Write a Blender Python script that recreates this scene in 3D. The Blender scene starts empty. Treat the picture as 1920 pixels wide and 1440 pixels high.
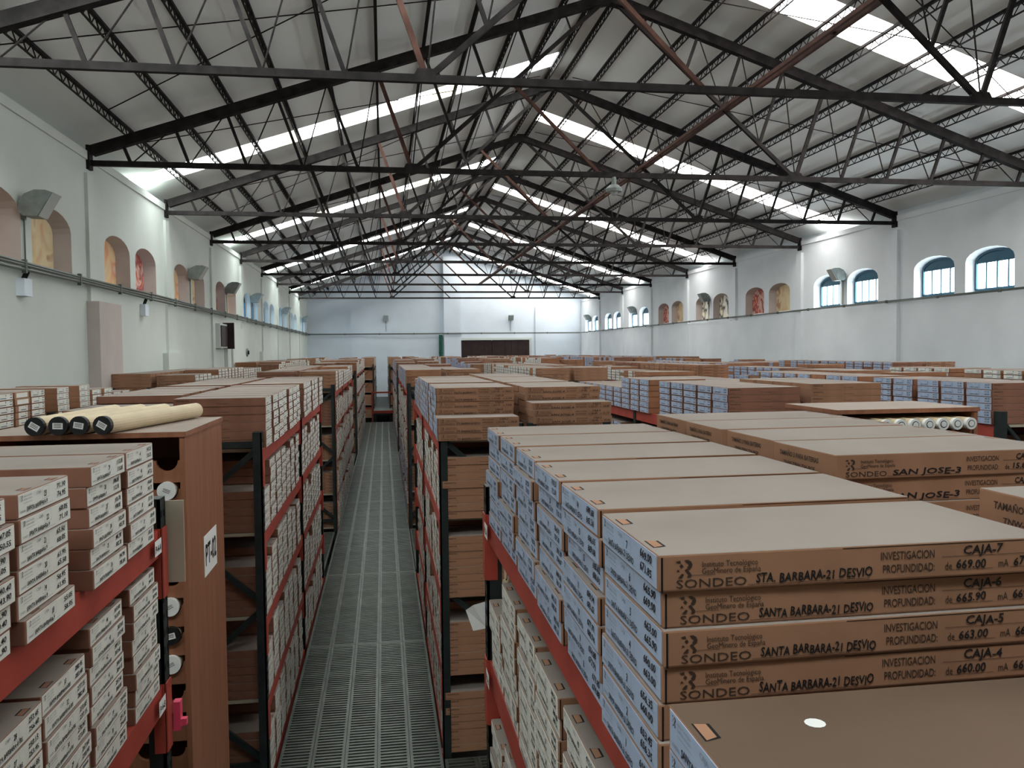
import bpy, bmesh, math, random
from mathutils import Vector, Matrix
random.seed(7)
R = random.random
C = bpy.context.scene.collection
HC = 3.5                                   # camera height above the walkway

# ------------------------------------------------------------------ camera, world, light, exposure
def setup():
    f = 1551.9; pitch = .0396; yaw = .1535; roll = -.0107
    F = Vector((math.sin(yaw)*math.cos(pitch), math.cos(yaw)*math.cos(pitch), -math.sin(pitch)))
    Rt = Vector((math.cos(yaw), -math.sin(yaw), 0)); U = Rt.cross(F)
    c, s = math.cos(roll), math.sin(roll)
    R2 = c*Rt+s*U; U2 = -s*Rt+c*U
    cd = bpy.data.cameras.new('camera'); co = bpy.data.objects.new('camera', cd); C.objects.link(co)
    cd.sensor_fit = 'HORIZONTAL'; cd.sensor_width = 36; cd.lens = f/1920*36
    cd.clip_start = .05; cd.clip_end = 300
    M = Matrix.Identity(4)
    for i in range(3):
        M[i][0] = R2[i]; M[i][1] = U2[i]; M[i][2] = -F[i]
    M[2][3] = HC
    co.matrix_world = M
    bpy.context.scene.camera = co
    w = bpy.data.worlds.new('daylight'); bpy.context.scene.world = w; w.use_nodes = True
    b = w.node_tree.nodes['Background']; b.inputs[0].default_value = (.75, .88, 1, 1); b.inputs[1].default_value = 1.2
    vs = bpy.context.scene.view_settings
    vs.view_transform = 'Standard'; vs.look = 'None'; vs.gamma = 1; vs.exposure = 0.7
    vs.use_curve_mapping = False
setup()
SKY_E = 9.0       # glow of the translucent roof panels
WIN_E = 9.0       # glow of the daylit window panes

# ------------------------------------------------------------------ materials
def mat(name, col, rough=.7, metal=0, noise=0, scale=8, emit=0, col2=None, bump=0, stretch=None, spec=.3):
    m = bpy.data.materials.new(name); m.use_nodes = True
    nt = m.node_tree; p = nt.nodes['Principled BSDF']
    p.inputs['Base Color'].default_value = (*col, 1); p.inputs['Roughness'].default_value = rough
    p.inputs['Metallic'].default_value = metal; p.inputs['Specular IOR Level'].default_value = spec
    if noise or bump or col2:
        tc = nt.nodes.new('ShaderNodeTexCoord'); mp = nt.nodes.new('ShaderNodeMapping')
        if stretch: mp.inputs['Scale'].default_value = stretch
        n = nt.nodes.new('ShaderNodeTexNoise'); n.inputs['Scale'].default_value = scale; n.inputs['Detail'].default_value = 5
        nt.links.new(tc.outputs['Object'], mp.inputs['Vector']); nt.links.new(mp.outputs['Vector'], n.inputs['Vector'])
        cr = nt.nodes.new('ShaderNodeValToRGB')
        a = [max(0, c*(1-noise)) for c in col]; b = col2 or [min(1, c*(1+noise)) for c in col]
        cr.color_ramp.elements[0].position = .35; cr.color_ramp.elements[1].position = .68
        cr.color_ramp.elements[0].color = (*a, 1); cr.color_ramp.elements[1].color = (*b, 1)
        nt.links.new(n.outputs['Fac'], cr.inputs['Fac']); nt.links.new(cr.outputs['Color'], p.inputs['Base Color'])
        if bump:
            bm_ = nt.nodes.new('ShaderNodeBump'); bm_.inputs['Strength'].default_value = bump; bm_.inputs['Distance'].default_value = .01
            nt.links.new(n.outputs['Fac'], bm_.inputs['Height']); nt.links.new(bm_.outputs['Normal'], p.inputs['Normal'])
    if emit:
        p.inputs['Emission Color'].default_value = (*col, 1); p.inputs['Emission Strength'].default_value = emit
    return m
def paint_mat(name, cols, scale):
    m = mat(name, cols[0], .8); nt = m.node_tree; p = nt.nodes['Principled BSDF']
    tc = nt.nodes.new('ShaderNodeTexCoord'); n = nt.nodes.new('ShaderNodeTexNoise')
    n.inputs['Scale'].default_value = scale*.6; n.inputs['Detail'].default_value = 2; n.inputs['Distortion'].default_value = .5
    cr = nt.nodes.new('ShaderNodeValToRGB'); el = cr.color_ramp.elements
    while len(el) < len(cols): el.new(.5)
    for i, c in enumerate(cols):
        el[i].position = .33+.36*i/(len(cols)-1); el[i].color = (*c, 1)
    nt.links.new(tc.outputs['Object'], n.inputs['Vector']); nt.links.new(n.outputs['Fac'], cr.inputs['Fac'])
    nt.links.new(cr.outputs['Color'], p.inputs['Base Color'])
    return m
M = {}
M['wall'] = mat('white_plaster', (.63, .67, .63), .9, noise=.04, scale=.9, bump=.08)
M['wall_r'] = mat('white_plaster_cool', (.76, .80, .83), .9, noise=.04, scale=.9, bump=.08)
M['wall_b'] = mat('white_plaster_blue_light', (.72, .79, .86), .9, noise=.04, scale=.7, bump=.05)  # back wall plaster with the blue window light put into its colour
M['reveal'] = mat('pinkish_plaster', (.55, .48, .45), .9, noise=.05, scale=2)
M['roof'] = mat('grey_roof_panel', (.92, .94, .92), .8, noise=.04, scale=.6, stretch=(1, .15, 1))
M['floor'] = mat('dark_concrete', (.035, .035, .034), .9, noise=.25, scale=3)
M['steel'] = mat('rust_brown_painted_steel', (.020, .018, .018), .7, noise=.3, scale=5, col2=(.031, .026, .026), spec=.08)
M['rust'] = mat('red_brown_primer_steel', (.085, .042, .033), .7, noise=.25, scale=4, spec=.1)
M['post'] = mat('black_green_paint', (.018, .026, .026), .45, noise=.2, scale=10)
M['beam'] = mat('orange_red_paint', (.40, .065, .045), .5, noise=.12, scale=6)
M['hole'] = mat('black_gap', (.006, .006, .006), .9)
M['grate'] = mat('galvanised_steel', (.135, .15, .133), .36, metal=.55, noise=.25, scale=4)
M['card'] = mat('tan_cardboard', (.33, .17, .10), .85, noise=.10, scale=7, bump=.05)
M['card_o'] = mat('orange_cardboard', (.33, .155, .085), .85, noise=.10, scale=7)
M['card_r'] = mat('reddish_cardboard', (.25, .115, .075), .85, noise=.12, scale=7)
M['top'] = mat('pale_cardboard_lid', (.265, .222, .197), .85, noise=.07, scale=3)
M['top_b'] = mat('plain_brown_lid', (.125, .08, .054), .85, noise=.08, scale=4)
M['blue'] = mat('bluish_label_paper', (.38, .455, .61), .8, noise=.03, scale=20)
M['cream'] = mat('cream_label_paper', (.73, .73, .67), .8, noise=.03, scale=20)
M['ink'] = mat('black_marker_ink', (.012, .012, .014), .6)
M['print'] = mat('dark_brown_print', (.045, .028, .02), .8)
M['grey'] = mat('grey_print', (.25, .27, .32), .8)
M['scrawl'] = mat('faded_pen_lines', (.13, .15, .19), .8)
M['soft'] = mat('faded_brown_print', (.13, .07, .045), .85)
M['wood'] = mat('cherry_laminate', (.30, .125, .07), .4, noise=.15, scale=3, stretch=(6, 6, .5))
M['woodtop'] = mat('dusty_cherry_laminate', (.33, .262, .222), .7, noise=.06, scale=3)
M['board'] = mat('beige_hardboard', (.40, .35, .27), .8, noise=.05, scale=4)
M['tube'] = mat('cream_card_tube', (.66, .54, .36), .5, noise=.06, scale=6)
M['cap'] = mat('black_plastic_cap', (.015, .015, .017), .4)
M['white'] = mat('white_paper', (.8, .8, .78), .8)
M['pink'] = mat('pink_plastic', (.75, .08, .16), .4)
M['lamp'] = mat('grey_green_lamp_housing', (.22, .25, .24), .5, noise=.15, scale=8)
M['lens'] = mat('dusty_lamp_glass', (.45, .48, .46), .15, spec=.6)
M['cable'] = mat('grey_conduit', (.11, .125, .11), .5)
M['frame'] = mat('blue_green_window_paint', (.03, .10, .15), .4)
M['dark_door'] = mat('dark_brown_door', (.035, .018, .018), .5, noise=.2, scale=3)
M['green'] = mat('green_pipe_paint', (.01, .09, .055), .45)
M['sky'] = mat('translucent_roof_panel', (.93, 1, .98), .4, emit=SKY_E)
M['skyw'] = mat('sunlit_translucent_roof_panel', (1, .97, .92), .4, emit=SKY_E)
M['stain'] = mat('yellowed_roof_panel', (.95, .85, .62), .5, emit=SKY_E*.28, noise=.2, scale=5)
M['pane'] = mat('daylit_window_pane', (.82, .94, 1), .1, emit=WIN_E)
M['pane_b'] = mat('blue_daylit_window_pane', (.42, .68, 1), .1, emit=WIN_E*.25)
M['art_o'] = paint_mat('orange_painted_panel', [(.80, .55, .40), (.85, .62, .34), (.80, .34, .20), (.80, .60, .48)], 2.2)
M['art_y'] = paint_mat('ochre_painted_panel', [(.72, .45, .26), (.76, .60, .36), (.80, .66, .42), (.55, .30, .18)], 3)
M['art_r'] = paint_mat('crimson_painted_panel', [(.55, .12, .10), (.75, .5, .4), (.3, .05, .06), (.75, .25, .15)], 4)
M['art_w'] = paint_mat('black_and_white_painted_panel', [(.85, .8, .65), (.8, .78, .7), (.03, .03, .03), (.85, .8, .6)], 3)

# ------------------------------------------------------------------ mesh helpers
class MB:
    def __init__(s): s.v = []; s.f = []; s.m = []; s.slots = []
    def mi(s, m):
        if m not in s.slots: s.slots.append(m)
        return s.slots.index(m)
    def add(s, vs, fs, m):
        o = len(s.v); k = s.mi(m); s.v += [tuple(v) for v in vs]
        for f in fs: s.f.append(tuple(o+i for i in f)); s.m.append(k)
    def box(s, x0, y0, z0, x1, y1, z1, m):
        s.add([(x0,y0,z0),(x1,y0,z0),(x1,y1,z0),(x0,y1,z0),(x0,y0,z1),(x1,y0,z1),(x1,y1,z1),(x0,y1,z1)],
              [(0,3,2,1),(4,5,6,7),(0,1,5,4),(1,2,6,5),(2,3,7,6),(3,0,4,7)], m)
    def quad(s, a, b, c, d, m): s.add([a,b,c,d], [(0,1,2,3)], m)
    def bar(s, p, q, w, h, m, up=(0,0,1)):
        p = Vector(p); q = Vector(q); d = (q-p).normalized(); u = Vector(up)
        if abs(d.dot(u)) > .98: u = Vector((0,1,0))
        a = d.cross(u).normalized()*w/2; b = a.cross(d).normalized()*h/2
        vs = [p-a-b, p+a-b, p+a+b, p-a+b, q-a-b, q+a-b, q+a+b, q-a+b]
        s.add(vs, [(0,3,2,1),(4,5,6,7),(0,1,5,4),(1,2,6,5),(2,3,7,6),(3,0,4,7)], m)
    def tube(s, p, q, r, m, n=6, caps=True, r2=None):
        p = Vector(p); q = Vector(q); d = (q-p).normalized(); u = Vector((0,0,1))
        if abs(d.dot(u)) > .98: u = Vector((0,1,0))
        a = d.cross(u).normalized(); b = a.cross(d).normalized(); r2 = r if r2 is None else r2
        vs = []
        for k in range(n):
            t = 2*math.pi*k/n; e = a*math.cos(t)+b*math.sin(t); vs += [p+e*r, q+e*r2]
        fs = [(2*k, 2*((k+1)%n), 2*((k+1)%n)+1, 2*k+1) for k in range(n)]
        if caps: fs += [tuple(2*k for k in range(n))[::-1], tuple(2*k+1 for k in range(n))]
        s.add(vs, fs, m)
    def prism(s, pts, axis, a, b, m):            # polygon pts in the other two axes, extruded along axis from a to b
        def P(u, v, t): return [(t,u,v),(u,t,v),(u,v,t)][axis]
        n = len(pts)
        vs = [P(*p, a) for p in pts]+[P(*p, b) for p in pts]
        s.add(vs, [tuple(range(n))[::-1], tuple(range(n, 2*n))]+[(i,(i+1)%n,n+(i+1)%n,n+i) for i in range(n)], m)
    def mesh(s, name, smooth=False, recalc=True):
        me = bpy.data.meshes.new(name); me.from_pydata(s.v, [], s.f)
        for m in s.slots: me.materials.append(M[m])
        me.polygons.foreach_set('material_index', s.m)
        if recalc:
            b = bmesh.new(); b.from_mesh(me); bmesh.ops.recalc_face_normals(b, faces=b.faces); b.to_mesh(me); b.free()
        if smooth: me.polygons.foreach_set('use_smooth', [True]*len(me.polygons))
        me.update(); return me
    def build(s, name, parent=None, loc=None, smooth=False, recalc=True):
        return link(name, s.mesh(name, smooth, recalc), parent, loc)
def link(name, me, parent=None, loc=None):
    o = bpy.data.objects.new(name, me); C.objects.link(o)
    if parent: o.parent = parent
    if loc: o.location = loc
    return o
def tag(o, label, cat, group=None, kind=None):
    o['label'] = label; o['category'] = cat
    if group: o['group'] = group
    if kind: o['kind'] = kind
    return o
def thing(name, label, cat, loc=(0,0,0), rz=0, group=None):
    o = link(name, None); o.location = loc; o.rotation_euler = (0,0,rz); o.empty_display_size = .1
    return tag(o, label, cat, group)
def struct(o): o['kind'] = 'structure'; return o
ORD = ['nearest','second','third','fourth','fifth','sixth','seventh','eighth','ninth','tenth','eleventh','twelfth','thirteenth','fourteenth','fifteenth','sixteenth','seventeenth','eighteenth','nineteenth','twentieth']
def nth(i, first='first'): return first if i == 0 else (ORD[i] if i < 20 else str(i+1)+'th')

# ------------------------------------------------------------------ lettering (font glyphs turned into flat meshes)
GL = {}
def glyph(ch, style):
    k = (ch, style)
    if k in GL: return GL[k]
    def conv(t):
        cu = bpy.data.curves.new('t', 'FONT'); cu.body = t; cu.size = 1; cu.resolution_u = 2 if style != 'big' else 3
        cu.offset = {'reg': 0, 'ink': .018, 'big': .004, 'bold': .03}[style]
        if style == 'ink': cu.shear = .12
        o = bpy.data.objects.new('t', cu); me = o.to_mesh()
        vs = [tuple(v.co) for v in me.vertices]; fs = [tuple(p.vertices) for p in me.polygons]
        o.to_mesh_clear(); bpy.data.objects.remove(o); bpy.data.curves.remove(cu)
        return vs, fs
    if ch == ' ': GL[k] = ([], [], .3); return GL[k]
    v, f = conv(ch)
    a = max(p[0] for p in conv('|'+ch+'|')[0])-max(p[0] for p in conv('||')[0])
    GL[k] = (v, f, a); return GL[k]
def text(mb, s, o, u, v, size, m, style='reg', sx=1, jit=0, fit=None):
    """flat lettering of s from point o, along u, upright along v"""
    o = Vector(o); u = Vector(u); v = Vector(v); x = 0
    if fit:
        tot = sum(glyph(c, style)[2] for c in s); sx = fit/(tot*size)
    for c in s:
        g, f, a = glyph(c, style)
        dy = (R()-.5)*jit*size; k = 1+(R()-.5)*jit
        mb.add([o+u*((x+p[0])*size*sx)+v*(p[1]*size*k+dy) for p in g], f, m)
        x += a*(1+(R()-.5)*jit*.5)
    return x*size*sx
def emblem(mb, o, u, v, s, m):
    """the three-armed stencil emblem of the survey office"""
    o = Vector(o); u = Vector(u); v = Vector(v)
    def poly(pts): mb.add([o+u*(x*s)+v*(y*s) for x, y in pts], [tuple(range(len(pts)))], m)
    poly([(.0,.92),(.28,.98),(.30,.78),(.22,.86),(.14,.82)])
    poly([(.22,.66),(.34,.78),(.46,.66),(.34,.54)])
    poly([(.04,.36),(.14,.48),(.24,.36)])
    poly([(.50,.98),(.72,1.0),(.90,.90),(.98,.72),(.90,.54),(.74,.46),(.66,.58),(.74,.66),(.76,.78),(.64,.84)])
    poly([(.52,.42),(.66,.52),(.94,.14),(.84,.0),(.66,.0),(.74,.14)])
    poly([(.14,.0),(.38,.0),(.48,.2),(.36,.24)])

# ------------------------------------------------------------------ hall shell
XL, XR, XM = -5.355, 14.62, 4.6325
Y0, YB = -14.0, 60.5
ZF = -.6
TAN = .328
def roofz(x): return HC+4.15+TAN*((x-XL) if x < XM else (XR-x))
mb = MB(); mb.box(XL-1, Y0-1, ZF-.1, XR+1, YB+1, ZF, 'floor'); struct(mb.build('floor'))
N_ARC = 10
def arch_pts(yc, hw, zb, zs, rise):               # outline of an arched opening, from lower left round to lower right
    p = [(yc-hw, zb)]
    for i in range(N_ARC+1):
        t = math.pi*(1-i/N_ARC); p.append((yc+hw*math.cos(t), zs+rise*math.sin(t)))
    p.append((yc+hw, zb)); return p
ZB, ZS, RISE = HC+1.36, HC+2.12, .31
ZTOP = HC+3.77
def wall_arched(name, x, side, ycs, m, mrev, depth=.30):
    """side wall with splayed arched niches; side = -1 for the left wall (faces +x)"""
    mb = MB(); hw = .83; out = x+side*depth
    def P(y, z, xx=x): return (xx, y, z)
    ys = Y0
    for i, yc in enumerate(ycs):
        mb.quad(P(ys,ZF), P(yc-hw,ZF), P(yc-hw,ZTOP), P(ys,ZTOP), m)
        mb.quad(P(yc-hw,ZF), P(yc+hw,ZF), P(yc+hw,ZB), P(yc-hw,ZB), m)
        a = arch_pts(yc, hw, ZB, ZS, RISE); b = arch_pts(yc, hw*.88, ZB+.03, ZS-.02, RISE*.86)
        for j in range(1, N_ARC+1):
            p, q = a[j], a[j+1]
            mb.quad(P(*p), P(*q), P(q[0],ZTOP), P(p[0],ZTOP), m)
        n = len(a); rv = mrev[i]
        for j in range(n):
            p, q = a[j], a[(j+1)%n]; r, s = b[(j+1)%n], b[j]
            mb.quad(P(*p), P(*q), P(*r,out), P(*s,out), rv)
        ys = yc+hw
    mb.quad(P(ys,ZF), P(YB,ZF), P(YB,ZTOP), P(ys,ZTOP), m)
    mb.box(min(x,x+side*.75), Y0, ZTOP-.02, max(x,x+side*.75), YB, ZTOP, m)      # ledge under the eaves
    mb.box(min(x+side*.45,x+side*.75), Y0, ZTOP, max(x+side*.45,x+side*.75), YB, ZTOP+.6, m)
    mb.box(min(x,x-side*.03), Y0, ZTOP-.16, max(x,x-side*.03), YB, ZTOP, m)      # cornice band
    return struct(mb.build(name, recalc=False))
yl = [18.1+5.44*(i-2)+d for i in range(10) for d in (0, 2.05)]
yl = [y for y in yl if y < 59.5]
yr = [18.25+5.42*(i-2)+d for i in range(10) for d in (0, 2.07)]
yr = [y for y in yr if y < 59.5]
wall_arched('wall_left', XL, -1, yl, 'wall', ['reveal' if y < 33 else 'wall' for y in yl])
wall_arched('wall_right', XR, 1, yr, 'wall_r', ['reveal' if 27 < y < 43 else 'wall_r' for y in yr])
mb = MB()
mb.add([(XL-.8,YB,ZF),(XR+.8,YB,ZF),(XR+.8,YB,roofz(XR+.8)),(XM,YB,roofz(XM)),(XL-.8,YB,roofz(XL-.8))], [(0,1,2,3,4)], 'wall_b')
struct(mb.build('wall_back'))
mb = MB()
mb.add([(XL-.8,Y0,ZF),(XR+.8,Y0,ZF),(XR+.8,Y0,roofz(XR+.8)),(XM,Y0,roofz(XM)),(XL-.8,Y0,roofz(XL-.8))], [(4,3,2,1,0)], 'wall')
struct(mb.build('wall_front'))

# roof with translucent strips in alternate bays
TY = [11+5.5*(n-1) for n in range(0, 10)]          # truss planes
skyL = [(-1.75, -.7)]+[(TY[i]+3.75, TY[i]+4.78) for i in (0,2,4,6,8)]  # first two strips are out of view, added to light the foreground
skyR = [(3.12, 4.18)]+[(TY[i]+3.12, TY[i]+4.18) for i in (1,3,5,7,9)]  # first strip is out of view overhead, also added for foreground light
def roof_side(name, side, strips):
    mb = MB(); xe = XL-.5 if side < 0 else XR+.5
    xt = XM+side*.25
    ys = Y0
    def q(y0, y1, xa, xb, m):
        t = .08
        a = [(xa,y0,roofz(xa)),(xb,y0,roofz(xb)),(xb,y1,roofz(xb)),(xa,y1,roofz(xa))]
        mb.add(a+[(p[0],p[1],p[2]+t) for p in a], [(0,1,2,3),(4,7,6,5),(0,4,5,1),(1,5,6,2),(2,6,7,3),(3,7,4,0)], m)
    for (a, b) in strips:
        q(ys, a, xe, XM, 'roof'); q(a, b, xt, XM, 'roof'); q(a, b, xe, xe-side*.12, 'roof'); ys = b
    q(ys, YB, xe, XM, 'roof')
    return struct(mb.build(name))
roof_side('ceiling_left', -1, skyL); roof_side('ceiling_right', 1, skyR)
wn = 0
for side, strips in ((-1, skyL), (1, skyR)):
    for si, (a, b) in enumerate(strips):
        wn += 1; mb = MB(); xe = (XL-.38 if side < 0 else XR+.38); xt = XM+side*.25; n = 8
        for j in range(n):
            x0 = xe+(xt-xe)*j/n; x1 = xe+(xt-xe)*(j+1)/n
            m = 'sky' if side < 0 else 'skyw'
            def panel(xa, xb, mm):
                mb.add([(xa,a,roofz(xa)+.03),(xb,a,roofz(xb)+.03),(xb,b,roofz(xb)+.03),(xa,b,roofz(xa)+.03),
                        (xa,a,roofz(xa)+.05),(xb,a,roofz(xb)+.05),(xb,b,roofz(xb)+.05),(xa,b,roofz(xa)+.05)],
                       [(3,2,1,0),(4,5,6,7),(0,1,5,4),(1,2,6,5),(2,3,7,6),(3,0,4,7)], mm)
            if side < 0 and j in (2, 5) and 1 < si < 4:
                xm = x0+(x1-x0)*.55; panel(x0, xm, m); panel(xm, x1, 'stain')
            else: panel(x0, x1, m)
        o = struct(mb.build('window_%d' % wn, recalc=False))

# ------------------------------------------------------------------ windows and painted infill panels in the niches
def infill(yc, x, side, m):
    b = arch_pts(0, .83*.88+.005, .035, ZS-.02-ZB, RISE*.86+.005); mb = MB()
    xx = side*.262
    mb.prism([(p[0], p[1]) for p in b], 0, xx, xx+side*.03, m)
    return mb.build('painted_panel', loc=(x, yc, ZB))
def window(yc, x, side, pane):
    global wn
    wn += 1; xx = side*.24; hw = .83*.86
    root = MB(); pts = arch_pts(0, hw, .05, ZS-.02-ZB, RISE*.84)
    for i in range(len(pts)):
        p, q = pts[i], pts[(i+1) % len(pts)]
        root.bar((xx, p[0], p[1]), (xx, q[0], q[1]), .09, .06, 'frame')
    zt = ZS-.02-ZB
    arc = pts[1:-1]
    root.prism([(p[0]*.99, p[1]) for p in arc], 0, xx-.02, xx+.02, 'frame')       # solid tympanum
    for k in (-1, 0, 1):
        root.bar((xx, k*hw*.52 if k else 0, .06), (xx, k*hw*.52 if k else 0, zt), .035, .04, 'frame')
    root.bar((xx, -hw, zt), (xx, hw, zt), .05, .06, 'frame', up=(0,0,1))
    o = struct(root.build('window_%d' % wn, loc=(x, yc, ZB)))
    g = MB(); g.box(min(xx+side*.01, xx+side*.02), -hw, .06, max(xx+side*.01, xx+side*.02), hw, zt, pane)
    g.build('pane', o)
lefts = ['art_o','art_o','art_o','art_r','art_y','art_o','art_y','art_o']
pi = 0
for i, y in enumerate(yl):
    if y < 32.5:
        o = infill(y, XL, -1, ['art_y','art_y','art_o','art_y','art_o','art_r','art_o','art_y','art_r','art_o'][i % 10])
        lab = {2:'painted panel in the arched niche left of the nearest left floodlight',
               3:'ochre painted panel in arched niche right of the nearest left floodlight',
               4:'orange and yellow painted panel in niche, left of pair above small junction box',
               5:'red streaked painted panel in niche, right of pair above small junction box',
               6:'orange painted panel in niche just left of the second left-wall floodlight',
               7:'pale ochre painted panel in niche just right of the second left-wall floodlight',
               8:'reddish painted panel in niche left of the third left-wall floodlight',
               9:'orange painted panel in niche right of the third left-wall floodlight'}
        tag(o, lab.get(i, 'painted panel in a left-wall arched niche beside the camera'), 'panel', 'painted panels in the left wall niches')
    else: window(y, XL, -1, 'pane_b')
rl = {8:('art_r','crimson figured'),9:('art_y','ochre figured'),10:('art_w','black and cream figured'),11:('art_w','black and white speckled'),12:('art_r','pink and red'),13:('art_y','ochre and brown')}
j = 0
for i, y in enumerate(yr):
    if 27.8 < y < 43.2:
        k = ['art_y','art_r','art_w','art_w','art_y','art_r'][j]
        d = ['yellow and orange painted panel in right wall niche, rightmost of the six','dark crimson painted panel in right wall niche, second from the right','black and white speckled painted panel right of the middle right-wall floodlight',
             'cream painted panel with black patches under the middle right-wall floodlight','ochre and brown painted panel in right wall niche, second from the left','pink painted panel in right wall niche, leftmost of the six'][j]
        tag(infill(y, XR, 1, k), d, 'panel', 'painted panels in the right wall niches'); j += 1
    else: window(y, XR, 1, 'pane')

# ------------------------------------------------------------------ pilasters, blocked openings and other wall trim
tn = 0
def trim(mb):
    global tn
    tn += 1; return struct(mb.build('trim_%d' % tn))
for i, y in enumerate(TY):
    if i == 0: continue
    for x, s, m in ((XL, 1, 'wall'), (XR, -1, 'wall_r')):
        mb = MB(); mb.box(min(x-.02*s, x+.10*s), y-.28+.05, ZF, max(x-.02*s, x+.06*s), y+.12, HC+3.35, m); trim(mb)
for x, s, y0, y1, zt, dz, m in ((XL,1,16.2,17.5,HC+1.0,.22,'reveal'),(XL,1,21.4,23.3,HC+.05,.14,'wall'),(XL,1,29.35,32.6,HC+.95,.12,'wall'),
                         (XL,1,37.5,39.4,HC+.1,.14,'wall'),(XR,-1,27.9,33.2,HC+1.18,.14,'wall_r'),(XR,-1,33.3,43.4,HC+1.22,.08,'wall_r')):
    mb = MB(); mb.box(min(x-.02*s, x+dz*s), y0, ZF, max(x-.02*s, x+dz*s), y1, zt, m); trim(mb)
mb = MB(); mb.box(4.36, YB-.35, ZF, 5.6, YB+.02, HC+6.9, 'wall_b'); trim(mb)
mb = MB(); mb.box(4.9, YB-.06, ZF, 10.85, YB+.02, HC+1.0, 'wall'); trim(mb)
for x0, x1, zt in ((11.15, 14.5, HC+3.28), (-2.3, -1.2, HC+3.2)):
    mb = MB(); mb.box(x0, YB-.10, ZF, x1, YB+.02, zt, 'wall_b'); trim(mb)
# back door
d = struct(link('door_1', None)); d.location = (7.865, YB-.1, ZF)
mb = MB(); mb.box(-2.8, -.06, 0, -.03, .05, HC+.83-ZF, 'dark_door'); mb.box(.03, -.06, 0, 2.8, .05, HC+.83-ZF, 'dark_door'); mb.box(-.03, -.01, 0, .03, .05, HC+.78-ZF, 'dark_door')
for k in range(-5, 6):
    if k: mb.box(k*.5-.02, -.08, 0, k*.5+.02, -.06, HC+.8-ZF, 'dark_door')
mb.build('door_leaf', d)
mb = MB(); mb.bar((-2.9,-.08,HC+.87-ZF), (2.9,-.08,HC+.87-ZF), .1, .08, 'wall'); mb.build('door_track', d)
# door on the left wall
d = struct(link('door_2', None)); d.location = (XL+.12, 31.0, ZF)
mb = MB(); mb.box(0, -1.0, 0, .05, 1.0, HC+.35-ZF, 'wall'); mb.box(.05, -.95, 2.0, .06, .95, HC+.3-ZF, 'wall'); mb.build('door_leaf', d)
# hatch, vent, pole
t = thing('wall_hatch', 'dark brown wall hatch with shutter on the left wall below the conduit', 'hatch', (XL, 28.5, HC+.2))
mb = MB(); mb.box(.001, -.65, 0, .16, .6, .8, 'wall'); mb.box(.16, -.55, .06, .19, .5, .74, 'dark_door'); mb.build('shutter_box', t)
mb = MB(); mb.box(.02, .60, -.02, .38, .67, .86, 'dark_door'); mb.build('shutter', t)
mb = MB(); mb.tube((0,0,0), (.05,0,0), .16, 'lamp', 16); mb.tube((.05,0,0), (.10,0,0), .08, 'hole', 12)
tag(mb.build('wall_vent', loc=(XL, 34, HC+.06)), 'small round dark vent on the left wall beyond the hatch', 'vent')
mb = MB(); mb.tube((4.12,YB-.25,ZF), (4.12,YB-.25,HC+1.24), .13, 'green', 12)
for z in (1.0, 2.2, 3.4): mb.tube((4.12,YB-.25,z), (4.12,YB-.25,z+.08), .16, 'green', 12)
tag(mb.build('downpipe', smooth=False), 'green vertical pipe against the back wall left of the dark door', 'pipe')

# conduits
def conduit(name, pts, label, r=.035, clips=True):
    t = thing(name, label, 'conduit', pts[0]); o = Vector(pts[0]); mb = MB()
    for a, b in zip(pts, pts[1:]):
        a = Vector(a)-o; b = Vector(b)-o; d = b-a; n = max(1, int(d.length/2.2))
        for k in range(n):
            p = a+d*k/n; q = a+d*(k+1)/n
            for dz in (0, r*1.5, r*2.8):
                sg = Vector((0,0,dz+.3*r*math.sin(k*1.3+dz*30))); sg2 = Vector((0,0,dz+.3*r*math.sin((k+1)*1.3+dz*30)))
                mb.tube(p+sg, q+sg2, r*.75, 'cable', 6)
            cl = MB(); cl.box(p.x-.03, p.y-.03, p.z-r*1.5, p.x+.03, p.y+.03, p.z+r*4.2, 'cable'); cl.build('clip', t)
    mb.build('cable', t)
    return t
conduit('conduit', [(XL+.15, 2, HC+1.28), (XL+.15, YB-.2, HC+1.28)], 'grey cable bundle running along the left wall under the arched niches')
conduit('conduit', [(XR-.15, 2, HC+1.30), (XR-.15, YB-.2, HC+1.30)], 'thin grey cable run along the right wall at window sill height', .015)
conduit('conduit', [(XL+.2, YB-.40, HC+1.3), (XR-.2, YB-.40, HC+1.3)], 'thin grey cable run across the back wall above the dark door', .022)
for i, (y, z) in enumerate(((13.4, 1.02), (19.7, 1.0))):
    t = thing('junction_box', ('pale junction box hanging under the conduit below the nearest left floodlight','pale junction box under the conduit below the second pair of left niches')[i], 'junction box', (XL, y, HC+z), group='junction boxes on the left wall')
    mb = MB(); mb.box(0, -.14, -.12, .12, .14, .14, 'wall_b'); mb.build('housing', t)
    mb = MB(); mb.tube((.06,.05,.14), (.10,.12,.30), .02, 'hole'); mb.tube((.06,-.05,.14), (.10,.02,.3), .02, 'hole'); mb.build('cable', t)

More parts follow.
